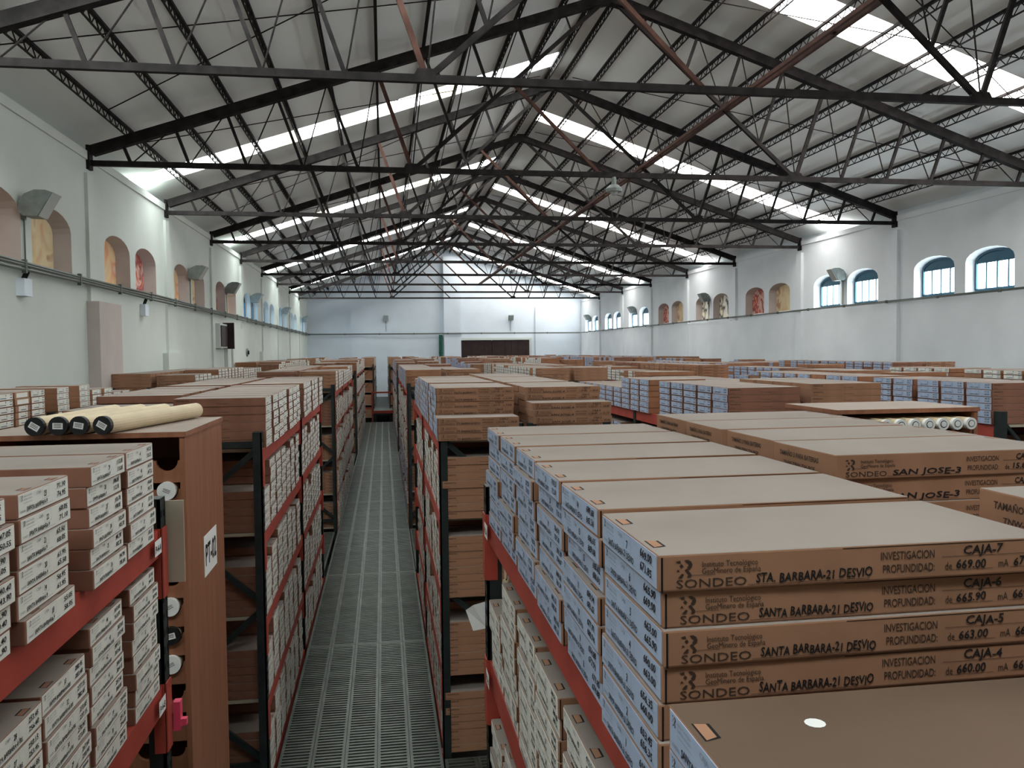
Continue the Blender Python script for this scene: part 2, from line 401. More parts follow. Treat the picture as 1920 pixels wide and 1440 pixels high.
# floodlights
def flood(x, y, z, rz, label, group):
    t = thing('floodlight', label, 'floodlight', (x, y, z), rz, group)      # local +x points into the hall
    mb = MB()
    pr = [(.02,-.13),(.08,-.18),(.28,-.185),(.50,.17),(.40,.205),(.24,.205),(.10,.14),(.02,.02)]
    mb.prism([(a, b) for a, b in pr], 1, -.17, .17, 'lamp')
    mb.build('housing', t)
    mb = MB(); mb.prism([(.292,-.18),(.306,-.19),(.518,.165),(.504,.173)], 1, -.155, .155, 'lens'); mb.build('lens', t)
    mb = MB(); mb.box(.002,-.04,-.22,.05,.04,.06,'lamp'); mb.tube((.03,0,-.22), (.03,0,-.95), .014, 'cable'); mb.build('bracket', t)
for i, y in enumerate((13.55, 24.4, 29.9, 35.3, 45.7, 57)):
    flood(XL, y, HC+2.28, 0, ['large grey floodlight nearest the camera on the left wall','grey floodlight between the third pair of left-wall niches','grey floodlight over the left wall hatch','grey floodlight between the first pair of blue-lit left windows','small grey floodlight second from the back on the left wall','small grey floodlight nearest the back on the left wall'][i], 'left wall floodlights')
for i, y in enumerate((24.7, 35.8, 46.8, 57.5)):
    flood(XR, y, HC+2.33, math.pi, ['grey floodlight between two bright windows, nearest on the right wall','grey floodlight above the black and white panels on the right wall','grey floodlight above far right windows, third from the camera','tiny grey floodlight above the last right-wall windows'][i], 'right wall floodlights')
for i, x in enumerate((.2, 9.3)):
    flood(x, YB, HC+2.45, -math.pi/2, ['small floodlight on the back wall, left of the central pilaster','small floodlight on the back wall above the dark door'][i], 'back wall floodlights')

# ------------------------------------------------------------------ roof trusses
TIE = HC+3.563
def raf(x): return HC+3.76+.335*((x-XL) if x < XM else (XR-x))
PX = [-4.73+.9375*k for k in range(10)]            # panel points on the left rafter
def mir(x): return 2*XM-x
def make_truss():
    t = thing('roof_truss', '', 'roof truss', (XM, 0, TIE), group='steel roof trusses')
    def loc(x, z): return (x-XM, 0, z-TIE)
    def part(name, segs, w, h, m='steel', two=0):
        mb = MB()
        for (a, b) in segs: mb.bar(loc(*a), loc(*b), w, h, m, up=(0,1,0))
        return mb.build(name, t)
    ap = raf(XM)
    for s in (0, 1):
        f = (lambda x: x) if s == 0 else mir
        part('rafter', [((f(XL+.08), raf(XL+.08)), (XM, ap))], .19, .15)
        nd = None; diag_a = None
        tops = []; bots = []
        for k, x in enumerate(PX):
            z = raf(x); dz = z-TIE
            tops.append((x, z))
            if k <= 5: b = (x+.335*dz, TIE)
            else:
                n0 = bots[5]; sl = (ap-.08-n0[1])/(XM-.12-n0[0])
                # foot of the perpendicular from the rafter onto the long diagonal
                tt = (z-n0[1]-sl*(x-n0[0]))/(sl+1/.335); b = (x+tt, z-tt/.335)
            bots.append(b)
            w = .055 if k < 9 else .03
            part('strut', [((f(x), z-.05), (f(b[0]), b[1]))], w if k != 5 else .075, w, 'rust' if k == 5 and s == 0 else 'steel')
        part('diagonal', [((f(bots[5][0]), TIE), (f(XM-.12), ap-.08))], .075, .075)
        for k in range(9):
            rods = MB(); a = bots[k]; b = tops[k+1]
            if k == 5: a = bots[5]
            rods.tube(loc(f(a[0]), a[1]), loc(f(b[0]), b[1]), .013, 'steel', 5); rods.build('tie_rod', t)
        g = MB(); n0 = bots[5]
        g.prism([(f(n0[0]+dx)-XM, dz) for dx, dz in ((-.22,-.05),(.22,-.05),(.14,.13),(-.12,.13))], 1, -.03, .03, 'steel')
        g.build('gusset_plate', t)
        if s == 0:
            md = ((n0[0]+XM)/2, (TIE+ap)/2)
            part('knee_brace', [(md, (XM-.2, TIE))], .06, .06, 'rust')
    part('tie_beam', [((XL+.05, TIE), (XR-.05, TIE))], .10, .085)
    g = MB(); g.prism([(dx, ap-TIE+dz) for dx, dz in ((-.45,-.22),(-.3,-.20),(0,-.12),(.3,-.20),(.45,-.22),(.12,.10),(-.12,.10))], 1, -.1, .1, 'steel'); g.build('ridge_plate', t)
    for s in (-1, 1):
        g = MB(); x = -s*0; xx = (XL if s < 0 else XR)-XM
        g.box(min(xx, xx-s*.06), -.1, -.12, max(xx, xx-s*.06), .1, .32, 'steel'); g.build('wall_shoe', t)
    return t
def copy_tree(o, parent=None):
    c = o.copy(); C.objects.link(c)
    if parent: c.parent = parent
    for ch in o.children: copy_tree(ch, c)
    return c
tr = make_truss()
for i, y in enumerate(TY):
    if i == 0: continue
    o = tr if i == 1 else copy_tree(tr)
    o.location = (XM, y, TIE)
    o['label'] = 'dark brown steel roof truss spanning the hall, '+('nearest to the camera' if i == 1 else (nth(i-1)+' from the camera' if i < 9 else 'last before the back wall'))

# lattice purlins, ridge purlins
def make_purlin(depth=.2):
    t = thing('lattice_purlin', '', 'purlin', (0, 0, 0), group='lattice purlins under the roof')
    a, b = 3.0, YB-.05
    mb = MB(); mb.box(-.028, a, depth-.05, .028, b, depth, 'steel'); mb.build('top_chord', t)
    mb = MB(); mb.box(-.012, a, 0, .012, b, .022, 'steel'); mb.build('bottom_chord', t)
    mb = MB(); n = int((b-a)/.32)
    for k in range(n):
        y0 = a+(b-a)*k/n; y1 = a+(b-a)*(k+.5)/n; y2 = a+(b-a)*(k+1)/n
        mb.tube((0,y0,.01), (0,y1,depth-.03), .011, 'steel', 4, False); mb.tube((0,y1,depth-.03), (0,y2,.01), .011, 'steel', 4, False)
    mb.build('lacing', t)
    return t
pu = make_purlin(); first = True
for s in (0, 1):
    for k, x in enumerate(PX+[XM-.22]):
        xx = x if s == 0 else mir(x)
        o = pu if first else copy_tree(pu); first = False
        o.location = (xx, 0, roofz(xx)-.225)
        sd = 'left' if s == 0 else 'right'
        o['label'] = 'lattice steel purlin running lengthwise under the %s roof slope, %s' % (sd, 'lowest at the eaves' if k == 0 else ('topmost at the ridge' if k == 10 else nth(k)+' up from the eaves'))
# long rust coloured beam along the hall and thin wind rods
mb = MB(); mb.bar((6.98,3,HC+4.95), (6.98,YB-.1,HC+4.95), .06, .07, 'rust'); mb.bar((7.12,3,HC+4.95), (7.12,YB-.1,HC+4.95), .06, .07, 'rust')
for k in range(20): mb.box(6.96, 4+2.75*k, HC+4.93, 7.14, 4.06+2.75*k, HC+4.97, 'rust')
tag(mb.build('longitudinal_beam'), 'pair of rust-brown steel channels running the length of the hall right of the ridge', 'beam')
rodn = 0
for i in range(1, 9):
    for s in (0, 1):
        f = (lambda x: x) if s == 0 else mir
        for (xa, ya), (xb, yb) in ((( -5.1, 1.2), (4.2, 5.2)), ((-4.7, 4.6), (3.6, .4))):
            if i % 2 == 0 and xa == -4.7: continue
            mb = MB()
            mb.tube((f(xa), TY[i]+ya, roofz(f(xa))-.06), (f(xb), TY[i]+yb, roofz(f(xb))-.06), .011, 'steel', 5)
            tag(mb.build('wind_brace'), 'thin steel rod under the %s roof slope, %s bay, rising %s the camera' % (('left','right')[s], nth(i-1, 'nearest'), 'away from' if xa < -5 else 'toward'), 'bracing rod', 'wind bracing rods')
# ceiling lamp hanging from the second truss
t = thing('pendant_lamp', 'grey bell-shaped industrial lamp hanging from the middle of the third truss', 'lamp', (4.70, TY[2], TIE-.28))
mb = MB(); mb.tube((0,0,.24), (0,0,.06), .05, 'lamp', 12); mb.build('stem', t)
mb = MB(); mb.tube((0,0,.08), (0,0,.0), .09, 'lamp', 16, r2=.17); mb.tube((0,0,0), (0,0,-.06), .17, 'lamp', 16, r2=.16); mb.build('lamp_shade', t)
mb = MB(); mb.tube((0,0,-.06), (0,0,-.12), .09, 'lens', 12, r2=.05); mb.build('bulb', t)
# ------------------------------------------------------------------ slotted steel walkway
def make_plank(length, width):
    mb = MB(); w = width/2
    for x in (-w, w-.025): mb.box(x, 0, -.045, x+.025, length, 0, 'grate')
    mb.box(-w, 0, -.045, w, .03, -.001, 'grate'); mb.box(-w, length-.03, -.045, w, length, -.001, 'grate')
    n = int(length/.055)
    for k in range(n):
        y = .03+(length-.06)*k/n; mb.box(-w+.025, y+.014, -.012, w-.025, y+.043, -.003, 'grate')
    return mb.mesh('walkway_plank')
PLEN = 3.22; pm = make_plank(PLEN-.006, .276); pshort = make_plank(3.1, .276)
ROWN = ['leftmost', 'second from the left', 'middle', 'second from the right', 'rightmost']
AX0 = -.95
for r in range(12):
    y = 3.55+PLEN*r
    for c in range(5):
        tag(link('walkway_plank', pm, loc=(AX0+.14+.28*c, y, 0)),
            'slotted steel walkway plank, %s in the %s row of aisle' % (ROWN[c], nth(r, 'nearest')), 'walkway plank', 'walkway planks of the aisle')
    mb = MB(); mb.box(-.95, y-.03, -.12, .45, y+.03, -.046, 'post')
    for x in (-.9, -.25, .4): mb.box(x-.03, y-.03, ZF, x+.03, y+.03, -.12, 'post')
    tag(mb.build('walkway_support'), 'dark steel cross bearer under the walkway planks at the start of the %s row' % nth(r), 'support', 'walkway bearers')
for (ya, names) in ((3.9, 'nearest'), (13.35, 'second'), (26.3, 'third')):
    for sx, x0 in (('right', .46), ('left', -1.0)):
        for c in range(3):
            x = x0+.14+.28*c if sx == 'right' else x0-.14-.28*c
            tag(link('walkway_plank', pshort, loc=(x, ya, 0)), 'slotted steel plank of the %s cross passage, %s off the %s side of the aisle' % (names, ('first','second','third')[c], sx), 'walkway plank', 'walkway planks of the cross passages')
        mb = MB(); xs = (x0, x0+.84) if sx == 'right' else (x0-.84, x0)
        for yy in (ya+.1, ya+2.9):
            mb.box(xs[0], yy, -.12, xs[1], yy+.06, -.046, 'post')
            for x in (xs[0]+.1, xs[1]-.1): mb.box(x-.03, yy, ZF, x+.03, yy+.06, -.12, 'post')
        tag(mb.build('walkway_support'), 'dark bearers under the planks of the %s cross passage, %s of the aisle' % (names, sx), 'support', 'walkway bearers')

# ------------------------------------------------------------------ pallet racks
LV = [HC-.755, HC-1.435, HC-2.115, HC-2.795, HC-3.47]      # beam tops
PT_ = HC-.625                                              # top of the uprights
def post_mesh(mb, x, y, z0, z1, sx, slots=False):
    """open channel upright; its web faces the aisle on side sx"""
    w = .045
    mb.box(x-.035, y-w, z0, x+.035, y-w+.012, z1, 'post'); mb.box(x-.035, y+w-.012, z0, x+.035, y+w, z1, 'post')
    xx = x+sx*.035; mb.box(min(xx, xx-sx*.012), y-w, z0, max(xx, xx-sx*.012), y+w, z1, 'post')
    mb.box(x-.035, y-w, z1-.002, x+.035, y+w, z1+.004, 'post')
    if slots:
        z = z1-.06
        while z > z0+.1 and z > .6:
            for dy in (-.02, .02): mb.box(min(xx, xx+sx*.0015), y+dy-.006, z-.02, max(xx, xx+sx*.0015), y+dy+.006, z+.01, 'hole')
            z -= .075
def rack(label, x0, x1, ys, levels, near=True, name='pallet_rack', tags=()):
    """x0 = face on the aisle, x1 = rear face; ys = upright positions along the hall"""
    s = 1 if x1 > x0 else -1
    t = thing(name, label, 'rack', (x0, ys[0], ZF), group='pallet racks')
    def put(mb, nm, par=t): return mb.build(nm, par, loc=(-x0, -ys[0], -ZF)) if par is t else mb.build(nm, par)
    xf, xb = x0+s*.045, x1-s*.045
    if not near:
        for y in ys:
            mb = MB()
            for x in (xf, xb): mb.box(x-.035, y-.045, ZF, x+.035, y+.045, PT_, 'post')
            for z0, z1 in ((HC-.7, HC-1.4), (HC-1.4, HC-2.1)): mb.bar((xf, y, z0), (xb, y, z1), .03, .03, 'post')
            put(mb, 'upright_frame')
        for z in levels:
            for x in (xf, xb): mb = MB(); mb.box(x-.025, ys[0]+.045, z-.12, x+.025, ys[-1]-.045, z, 'beam'); put(mb, 'beam')
            mb = MB(); mb.box(min(xf, xb)+.03, ys[0]+.05, z-.03, max(xf, xb)-.03, ys[-1]-.05, z-.004, 'board'); put(mb, 'shelf_board')
        return t
    for y in ys:
        for x, sx in ((xf, -s), (xb, s)):
            mb = MB(); post_mesh(mb, x, y, ZF, PT_, sx, slots=(x == xf and y < 8)); put(mb, 'upright')
        br = MB(); z = HC-.72; k = 0
        br.bar((xf, y, z), (xb, y, z), .035, .05, 'post')
        while z > .6:
            a, b = (xf, xb) if k % 2 == 0 else (xb, xf)
            br.bar((a, y, z-.03), (b, y, z-.62), .03, .045, 'post'); z -= .65; k += 1
        br.bar((xf, y, z), (xb, y, z), .035, .05, 'post')
        put(br, 'brace')
    for li, z in enumerate(levels):
        for ya, yb in zip(ys, ys[1:]):
            for x in (xf, xb):
                mb = MB(); mb.box(x-.025, ya+.047, z-.12, x+.025, yb-.047, z, 'beam')
                b = put(mb, 'beam')
                if x == xf:
                    xs = x-s*.037
                    for yy, e in ((ya, 1), (yb, -1)):
                        cm = MB()
                        cm.box(min(xs, xs-s*.006), yy-.04, z-.30, max(xs, xs-s*.006), yy+.05*e+(.0 if e > 0 else .09), z+.005, 'beam')
                        cm.box(xs-.002, yy+e*.046-.002, z-.30, xs+s*.05+.002, yy+e*.046+.002, z+.005, 'beam')
                        cm.build('connector', b)
                    for (tl, ty, txt) in tags:
                        if tl == li and ya < ty < yb:
                            lb = MB(); xo = xs-s*.0075
                            u = (0, -s, 0)
                            y1 = ty+s*.045
                            lb.box(min(xo, xo-s*.001), ty-.05, z-.09, max(xo, xo-s*.001), ty+.05, z-.025, 'white')
                            text(lb, txt, (xo-s*.002, y1, z-.075), u, (0,0,1), .04, 'ink', 'ink', fit=.085)
                            lb.build('shelf_tag', b)
            mb = MB(); mb.box(min(xf, xb)+.03, ya+.05, z-.03, max(xf, xb)-.03, yb-.05, z-.004, 'board'); put(mb, 'shelf_board')
    return t
RD = .75
RX = [(.445, 1), (1.22, -1), (3.10, 1), (3.875, -1), (5.77, 1), (6.545, -1), (8.44, 1), (9.215, -1), (11.1, 1), (11.875, -1)]   # label-side aisle: 1 = faces -x
LX = [(-.955, -1), (-1.73, 1), (-3.62, -1), (-4.395, 1)]
BLK = [[7.08, 10.05, 13.0], [16.7, 19.75, 22.8, 25.8], [29.65, 32.7, 35.8, 38.9, 41.9], [45.2, 48.3, 51.4, 54.5, 57.4]]
BLKL = [[6.80, 9.88, 13.0], [16.7, 19.75, 22.8, 25.8], [29.65, 32.7, 35.8, 38.9, 41.9], [45.2, 48.3, 51.4, 54.5, 57.4]]
BN = ['behind first cross passage', 'of second block', 'of third block', 'of last block']
rack('orange and black rack at right front, nearest the camera, blue-labelled boxes on top', .445, .445+RD, [.2, 3.80], LV, tags=((0, 3.70, 'P-5-A'), (1, 3.70, 'P-5-B'), (2, 3.70, 'P-5-C')))
rack('orange and black rack standing back to back behind the right front rack', 1.97, 1.22, [.2, 3.80], LV[:2])
rack('orange and black rack at left front with cream-labelled boxes, before the tube cabinet', -.955, -.955-RD, [.6, 3.78], LV, tags=((0, 3.66, 'P-4-A'), (1, 3.66, 'P-4-B'), (2, 3.66, 'P-4-C')))
rack('orange and black rack back to back behind the left front rack', -2.48, -1.73, [.6, 3.78], LV[:2])
for b in range(4):
    for rows, side, BL in ((RX, 'right', BLK), (LX, 'left', BLKL)):
        for ri, (x, s) in enumerate(rows):
            sg = 1 if side == 'right' else -1
            if b == 3 and ri == 0:
                x = .27 if side == 'right' else -.52
            fx, bx = (x, x+sg*RD) if ri % 2 == 0 else (x+sg*RD, x)
            near = ri == 0 and b < 2
            lab = '%s rack %s, %s from aisle on %s side' % ('orange black', BN[b], nth(ri), side)
            rack(lab, fx, bx, BL[b], LV if ri == 0 else LV[:2], near)

# ------------------------------------------------------------------ core boxes
BW, BLN = .352, .705
def carton_mesh(H, tone, lid='top'):
    L = BLN
    b = bmesh.new(); bmesh.ops.create_cube(b, size=1)
    for v in b.verts: v.co = ((v.co.x+.5)*L, v.co.y*BW, (v.co.z+.5)*H)
    bmesh.ops.bevel(b, geom=list(b.edges), offset=.0035, segments=2, affect='EDGES', profile=.6)
    me = bpy.data.meshes.new('carton'); b.to_mesh(me); b.free()
    for m in (tone, lid, 'hole', tone): me.materials.append(M[m])
    for p in me.polygons: p.material_index = 1 if p.normal.z > .9 else 0
    mb = MB(); mb.slots = [tone, lid, 'hole']
    mb.v = [tuple(v.co) for v in me.vertices]; mb.f = [tuple(p.vertices) for p in me.polygons]; mb.m = [p.material_index for p in me.polygons]
    bpy.data.meshes.remove(me)
    for y in (-.10, .085):                            # locking tabs of the lid, each with its slot
        mb.add([(.008,y-.026,H+.0004),(.032,y-.020,H+.0004),(.032,y+.022,H+.0004),(.008,y+.026,H+.0004)], [(0,1,2,3)], 'hole')
        mb.add([(.0105,y-.024,H+.0008),(.027,y-.017,H+.0008),(.027,y+.021,H+.0008),(.0105,y+.024,H+.0008)], [(0,1,2,3)], tone)
    mb.box(L*.45, -BW/2-.0007, H-.0035, L-.004, -BW/2, H-.0028, 'hole')      # lid seams on the long sides
    mb.box(.004, -BW/2-.0006, .0, .007, -BW/2, H-.004, 'hole')
    return mb.mesh('carton', recalc=False)
def label_mesh(H, tint, inset=False):
    mb = MB(); w = BW/2-(.045 if inset else .008); h0, h1 = (.010, H-.010) if inset else (.004, H-.003); x = -.0012
    mb.box(x, -w, h0, 0, w, h1, tint)
    if inset: return mb.mesh('end_label', recalc=False)
    X = x-.0005; S = H/.0605
    def P(u, z): return (X, w-u, z*S)                 # u runs left to right as read
    emblem(mb, P(.010, .040), (0,-1,0), (0,0,1), .015, 'print')
    text(mb, 'Instituto Tecnológico', P(.030, .048), (0,-1,0), (0,0,1), .0065, 'grey', fit=.052)
    text(mb, 'GeoMinero de España', P(.030, .040), (0,-1,0), (0,0,1), .0065, 'grey', fit=.052)
    text(mb, 'SONDEO', P(.008, .012), (0,-1,0), (0,0,1), .0085, 'grey', fit=.032)
    text(mb, 'CAJA', P(.112, .043), (0,-1,0), (0,0,1), .012, 'grey', fit=.03)
    for (u0, z0, u1, z1) in ((.150,.026,.195,.0262),(.150,.055,.195,.0552),(.150,.026,.1505,.055),(.1945,.026,.195,.055),(.042,.010,.220,.0104),(.245,.036,.322,.0364),(.245,.014,.322,.0144),(.03,.033,.085,.0334)):
        mb.add([P(u0,z0),P(u1,z0),P(u1,z1+.0004),P(u0,z1+.0004)], [(0,1,2,3)], 'grey')
    return mb.mesh('end_label', recalc=False)
def writing(H, num, hole, d0, d1):
    mb = MB(); w = BW/2-.008; X = -.0022; S = H/.0605
    def P(u, z): return (X, w-u, z*S)
    text(mb, str(num), P(.166 if num < 10 else .160, .031), (0,-1,0), (0,0,1), .022, 'ink', 'ink', jit=.1, sx=.8)
    text(mb, hole, P(.046, .0125), (0,-1,0), (0,0,1), .0165, 'ink', 'ink', jit=.16, fit=.165 if len(hole) > 16 else .135)
    text(mb, d0, P(.250, .038), (0,-1,0), (0,0,1), .0195, 'ink', 'ink', jit=.12, fit=.064)
    text(mb, d1, P(.250, .0155), (0,-1,0), (0,0,1), .0195, 'ink', 'ink', jit=.12, fit=.064)
    return mb.mesh('handwriting', recalc=False)
def side_print_mesh(H):                               # on the local -y side, read along +x
    mb = MB(); y = -BW/2-.0009; S = H/.0605
    def P(x, z): return (x, y, z*S)
    u, v = (1,0,0), (0,0,1)
    emblem(mb, P(0.028, .0225), u, v, .029, 'print')
    text(mb, 'Instituto Tecnológico', P(0.072, .0385), u, v, .0135, 'print', fit=0.0960)
    text(mb, 'GeoMinero de España', P(0.072, .0275), u, v, .0135, 'print', fit=0.1011)
    mb.quad(P(.056,.0255), P(.095,.0255), P(.095,.0262), P(.056,.0262), 'print')
    text(mb, 'SONDEO', P(0.028, .006), u, v, .0200, 'print', fit=0.1216)
    text(mb, 'INVESTIGACION', P(0.384, .0345), u, v, .0195, 'print', 'big', fit=0.0998)
    text(mb, 'PROFUNDIDAD:', P(0.388, .0125), u, v, .0195, 'print', 'big', fit=0.0960)
    text(mb, 'de', P(0.502, .0125), u, v, .0195, 'print', fit=0.0141)
    text(mb, 'mA', P(0.602, .0125), u, v, .0195, 'print', fit=0.0198)
    for x0, x1, z in ((.150,.365,.0055),(.497,.695,.0345),(.515,.593,.0115),(.625,.70,.0115)):
        mb.quad(P(x0,z), P(x1,z), P(x1,z+.0007), P(x0,z+.0007), 'print')
    return mb.mesh('side_print', recalc=False)
def side_writing(H, num, hole, d0, d1):
    mb = MB(); y = -BW/2-.0013; S = H/.0605; u, v = (1,0,0), (0,0,1)
    def P(x, z): return (x, y, z*S)
    text(mb, hole, P(0.164, .0085), u, v, .0215, 'ink', 'ink', jit=.16, fit=0.2048)
    text(mb, 'CAJA-'+str(num), P(0.535, .0385), u, v, .0215, 'ink', 'ink', jit=.14, fit=0.0742)
    text(mb, d0, P(0.522, .0145), u, v, .0205, 'ink', 'ink', jit=.14, fit=0.0563)
    text(mb, d1, P(0.630, .0145), u, v, .0205, 'ink', 'ink', jit=.14, fit=0.0563)
    return mb.mesh('marker_writing', recalc=False)
def small_print_mesh(H, flip):
    mb = MB(); y = (BW/2+.0009) if flip else (-BW/2-.0009); u = (-1,0,0) if flip else (1,0,0)
    def P(x, z): return (BLN-x if flip else x, y, z)
    text(mb, 'PEÑARROYA', P(.02, H-.025), u, (0,0,1), .017, 'print', 'ink', fit=.10)
    text(mb, 'Sondeo', P(.02, .012), u, (0,0,1), .012, 'print', fit=.05)
    text(mb, 'Profundidad', P(.33, .018), u, (0,0,1), .014, 'print', fit=.09)
    return mb.mesh('side_print', recalc=False)
def end_print_mesh(H, size):
    mb = MB(); x = BLN+.0009; u, v = (0,1,0), (0,0,1)      # seen from the far end
    text(mb, 'TAMAÑO %d PARA BATERIAS' % size, (x, -.135, H*.50), u, v, .020, 'print', 'ink', fit=.225)
    text(mb, 'TNW-TBW-T66-BGF', (x, -.11, H*.12), u, v, .016, 'print', 'ink', fit=.18)
    return mb.mesh('end_print', recalc=False)
CACHE = {}
def cached(fn, *a):
    k = (fn.__name__,)+a
    if k not in CACHE: CACHE[k] = fn(*a)
    return CACHE[k]

boxes = []
DEPTH = {}
for hole_, n0_, ds_ in (('SANTA BARBARA-21 DESVIO', 1, (650.50,653.45,656.35,660.00,663.00,665.90,669.00,671.85)), ('SANTA BARBARA-9', 18, (55.05,58.95,61.95,65.50,68.05,71.10,74.95,78.00)), ('SAN JOSE-3', 20, (12.70,15.80,18.90))):
    for q_ in range(len(ds_)-1): DEPTH[(hole_, n0_+q_)] = (ds_[q_], ds_[q_+1])
def stack(rk, level, si, x, y, s, n, H, tint, hole, num0, dep0, tone='card', z=None, label_in_view=True, side=None, endp=0, gap_first=False, x_j=None, step=2.93):
    """one stack of n boxes; x = label end, y = near edge; s = 1: label faces -x"""
    z0 = LV[level] if z is None else z
    if x_j is None: x_j = .009 if rk in ('right front rack', 'left front rack') else .005
    for j in range(n):
        nt_ = n-1-j
        num = num0+j
        d0, d1 = dep0+step*j+(j*37 % 7)*.05, dep0+step*(j+1)+((j+1)*37 % 7)*.05
        if (hole, num) in DEPTH: d0, d1 = DEPTH[(hole, num)]
        boxes.append(dict(rk=rk, lv=level, si=si, x=x+(R()-.5)*2*x_j, y=y+(R()-.5)*.012, z=z0+j*(H+.0004), s=s, H=H, tint=tint, hole=hole, num=num,
                          d0='%.2f' % d0, d1='%.2f' % d1, tone=tone, top=nt_, n=n, liv=label_in_view,
                          side=side if (side and nt_ < side[1]) else None, endp=endp if nt_ < 2 else 0, rz=(R()-.5)*.012, first=gap_first))
H1, H2 = .0605, .0662
# right front rack, top shelf
stack('right front rack', 0, 0, .398, .762, 1, 4, .0626, 'blue', 'SANTA BARBARA-22', 1, 12.40, side=('p', 4), gap_first=True)
for k, (y, n, nm, dp) in enumerate(((1.262,7,1,650.50),(1.652,7,8,671.85),(2.045,7,15,692.30),(2.432,7,22,712.70),(2.83,7,29,733.40),(3.215,7,36,753.80))):
    stack('right front rack', 0, k+1, .432+(.008 if k else 0), y, 1, n, H1, 'blue', 'SANTA BARBARA-21 DESVIO', nm, dp, side=('p', 7) if k == 0 else None, gap_first=(k == 0))
for k, (y, n) in enumerate(((3.36,5),(2.97,8),(2.57,8),(2.18,8),(1.78,8),(1.4,8))):
    stack('right front rack', 1, k, .462, y, 1, n, H1, 'cream', 'SANTA BARBARA-20', 1+8*k, 300+23*k)
for k, (y, n) in enumerate(((3.36,7),(2.97,8),(2.57,8),(2.18,8))):
    stack('right front rack', 2, k, .462, y, 1, n, H1, 'cream', 'SANTA BARBARA-19', 1+8*k, 100+23*k)
# its back to back neighbour (labels on the far side)
for k, (y, n, ep, sd) in enumerate(((1.155,7,4,None),(1.60,3,0,None),(2.035,7,3,('p',3)),(2.405,7,3,None),(2.78,7,3,None),(3.16,7,3,None))):
    stack('rack behind right front rack', 0, k, 1.890, y, -1, n, .0668, 'blue', 'SAN JOSE-3', 1+7*k, 15.8+20*k, side=('s', sd[1]) if sd else None, endp=ep, label_in_view=False, gap_first=True)
# left front rack
for k, (y, n) in enumerate(((3.195,6),(2.81,6),(2.29,6),(1.90,6),(1.51,6),(1.12,6))):
    stack('left front rack', 0, k, -.94-(0 if k else .0), y, -1, n, H2, 'cream', 'SANTA BARBARA-9', [36,24,18,12,6,1][k], [130.10,95.2,57.15,33.4,18.2,3.1][k], tone='card_r', step=3.4)
for k, (y, n) in enumerate(((3.345,8),(2.885,8),(2.505,7),(2.12,7),(1.73,7),(1.34,7))):
    stack('left front rack', 1, k, -.975, y, -1, n, H2, 'cream', 'SANTA BARBARA-8 BIS', [49,37,27,22,12,3][k], 180+27*(5-k), tone='card_r', step=3.2)
for k, (y, n) in enumerate(((3.2,6),(2.8,7),(2.4,7),(2.0,7))):
    stack('left front rack', 2, k, -.975, y, -1, n, H2, 'cream', 'SANTA BARBARA-7', 1+8*k, 40+25*k, tone='card_r')
for k, y in enumerate((3.25, 2.86, 2.47, 2.08, 1.69, 1.3)):
    stack('rack behind left front rack', 0, k, -2.47, y, 1, 5, H2, 'cream', 'SANTA BARBARA-6', 1+8*k, 40+25*k, tone='card_r', label_in_view=False)
# right rack beyond the passage
rB = 'second right rack'
stack(rB, 0, 0, .44, 7.02, 1, 3, .0655, 'blue', 'STA. BARBARA-20 DESVIO', 1, 511.3, side=('p', 3), gap_first=True, z=LV[0]-.004)
ys_b = [7.40, 7.79, 8.18, 8.72, 9.11, 9.50, 9.89, 10.28, 10.80, 11.2, 11.6, 12.0]
for k, y in enumerate(ys_b):
    stack(rB, 0, k+1, .452, y, 1, 7 if k < 9 else (6, 5, 6)[k-9], H1+.001, 'blue', 'SANTA BARBARA-21', 5+7*k, 300+20*k, side=('p', 7) if k == 0 else None, gap_first=(k == 0))
for k, y in enumerate([7.02]+ys_b):
    stack('rack behind second right rack', 0, k, 1.97, y+.02, -1, 5 if k == 0 else 7, H1, 'cream', 'SAN JOSE-4', 1+7*k, 20+20*k, side=('s', 5) if k < 2 else None, gap_first=(k < 2), label_in_view=False)
rC = 'second left rack'
ys_c = [6.86, 7.26, 7.65, 8.04, 8.43, 8.82, 9.30, 9.98, 10.37, 10.76, 11.15, 11.54, 11.93, 12.32, 12.62]
for k, y in enumerate(ys_c):
    stack(rC, 0, k, -.935-.012*(k % 3 == 0), y, -1, 6, H2+.001, 'cream', 'PEÑARROYA-%d' % (3+k % 4), 1+6*k, 50+19*k, tone='card_r', side=('f', 6) if k == 0 else None, gap_first=(k == 0))
    stack('rack behind second left rack', 0, k, -2.47, y, 1, 5 if k < 2 else 6, H2, 'cream', 'PEÑARROYA-%d' % (1+k % 4), 1+6*k, 50+19*k, tone='card_r', label_in_view=False, side=('m', 5) if k == 0 else None, gap_first=(k == 0))
for lv in (1, 2, 3, 4):
    for k, y in enumerate(ys_c[:14]):
        n = random.choice((7, 8, 8, 8)) if k not in (0, 9) else random.choice((5, 6))
        stack(rC, lv, k, -.972, y, -1, n, H2, 'cream', 'PEÑARROYA-%d' % (3+(k+lv) % 5), 1+8*k, 40+22*k+lv*60, tone='card_r', side=('n', 8) if k == 0 else None, gap_first=(k == 0))
    for k, y in enumerate([7.04]+ys_b):
        n = random.choice((7, 8, 8, 8)) if k not in (4, 8) else random.choice((5, 6))
        if lv == 3 and k == 0: n = 7
        stack(rB, lv, k, .472, y, 1, n, H2, 'cream', 'SANTA BARBARA-%d' % (12+(k+lv) % 5), 1+8*k, 40+22*k+lv*60, side=('n', 8) if k == 0 else None, gap_first=(k == 0))

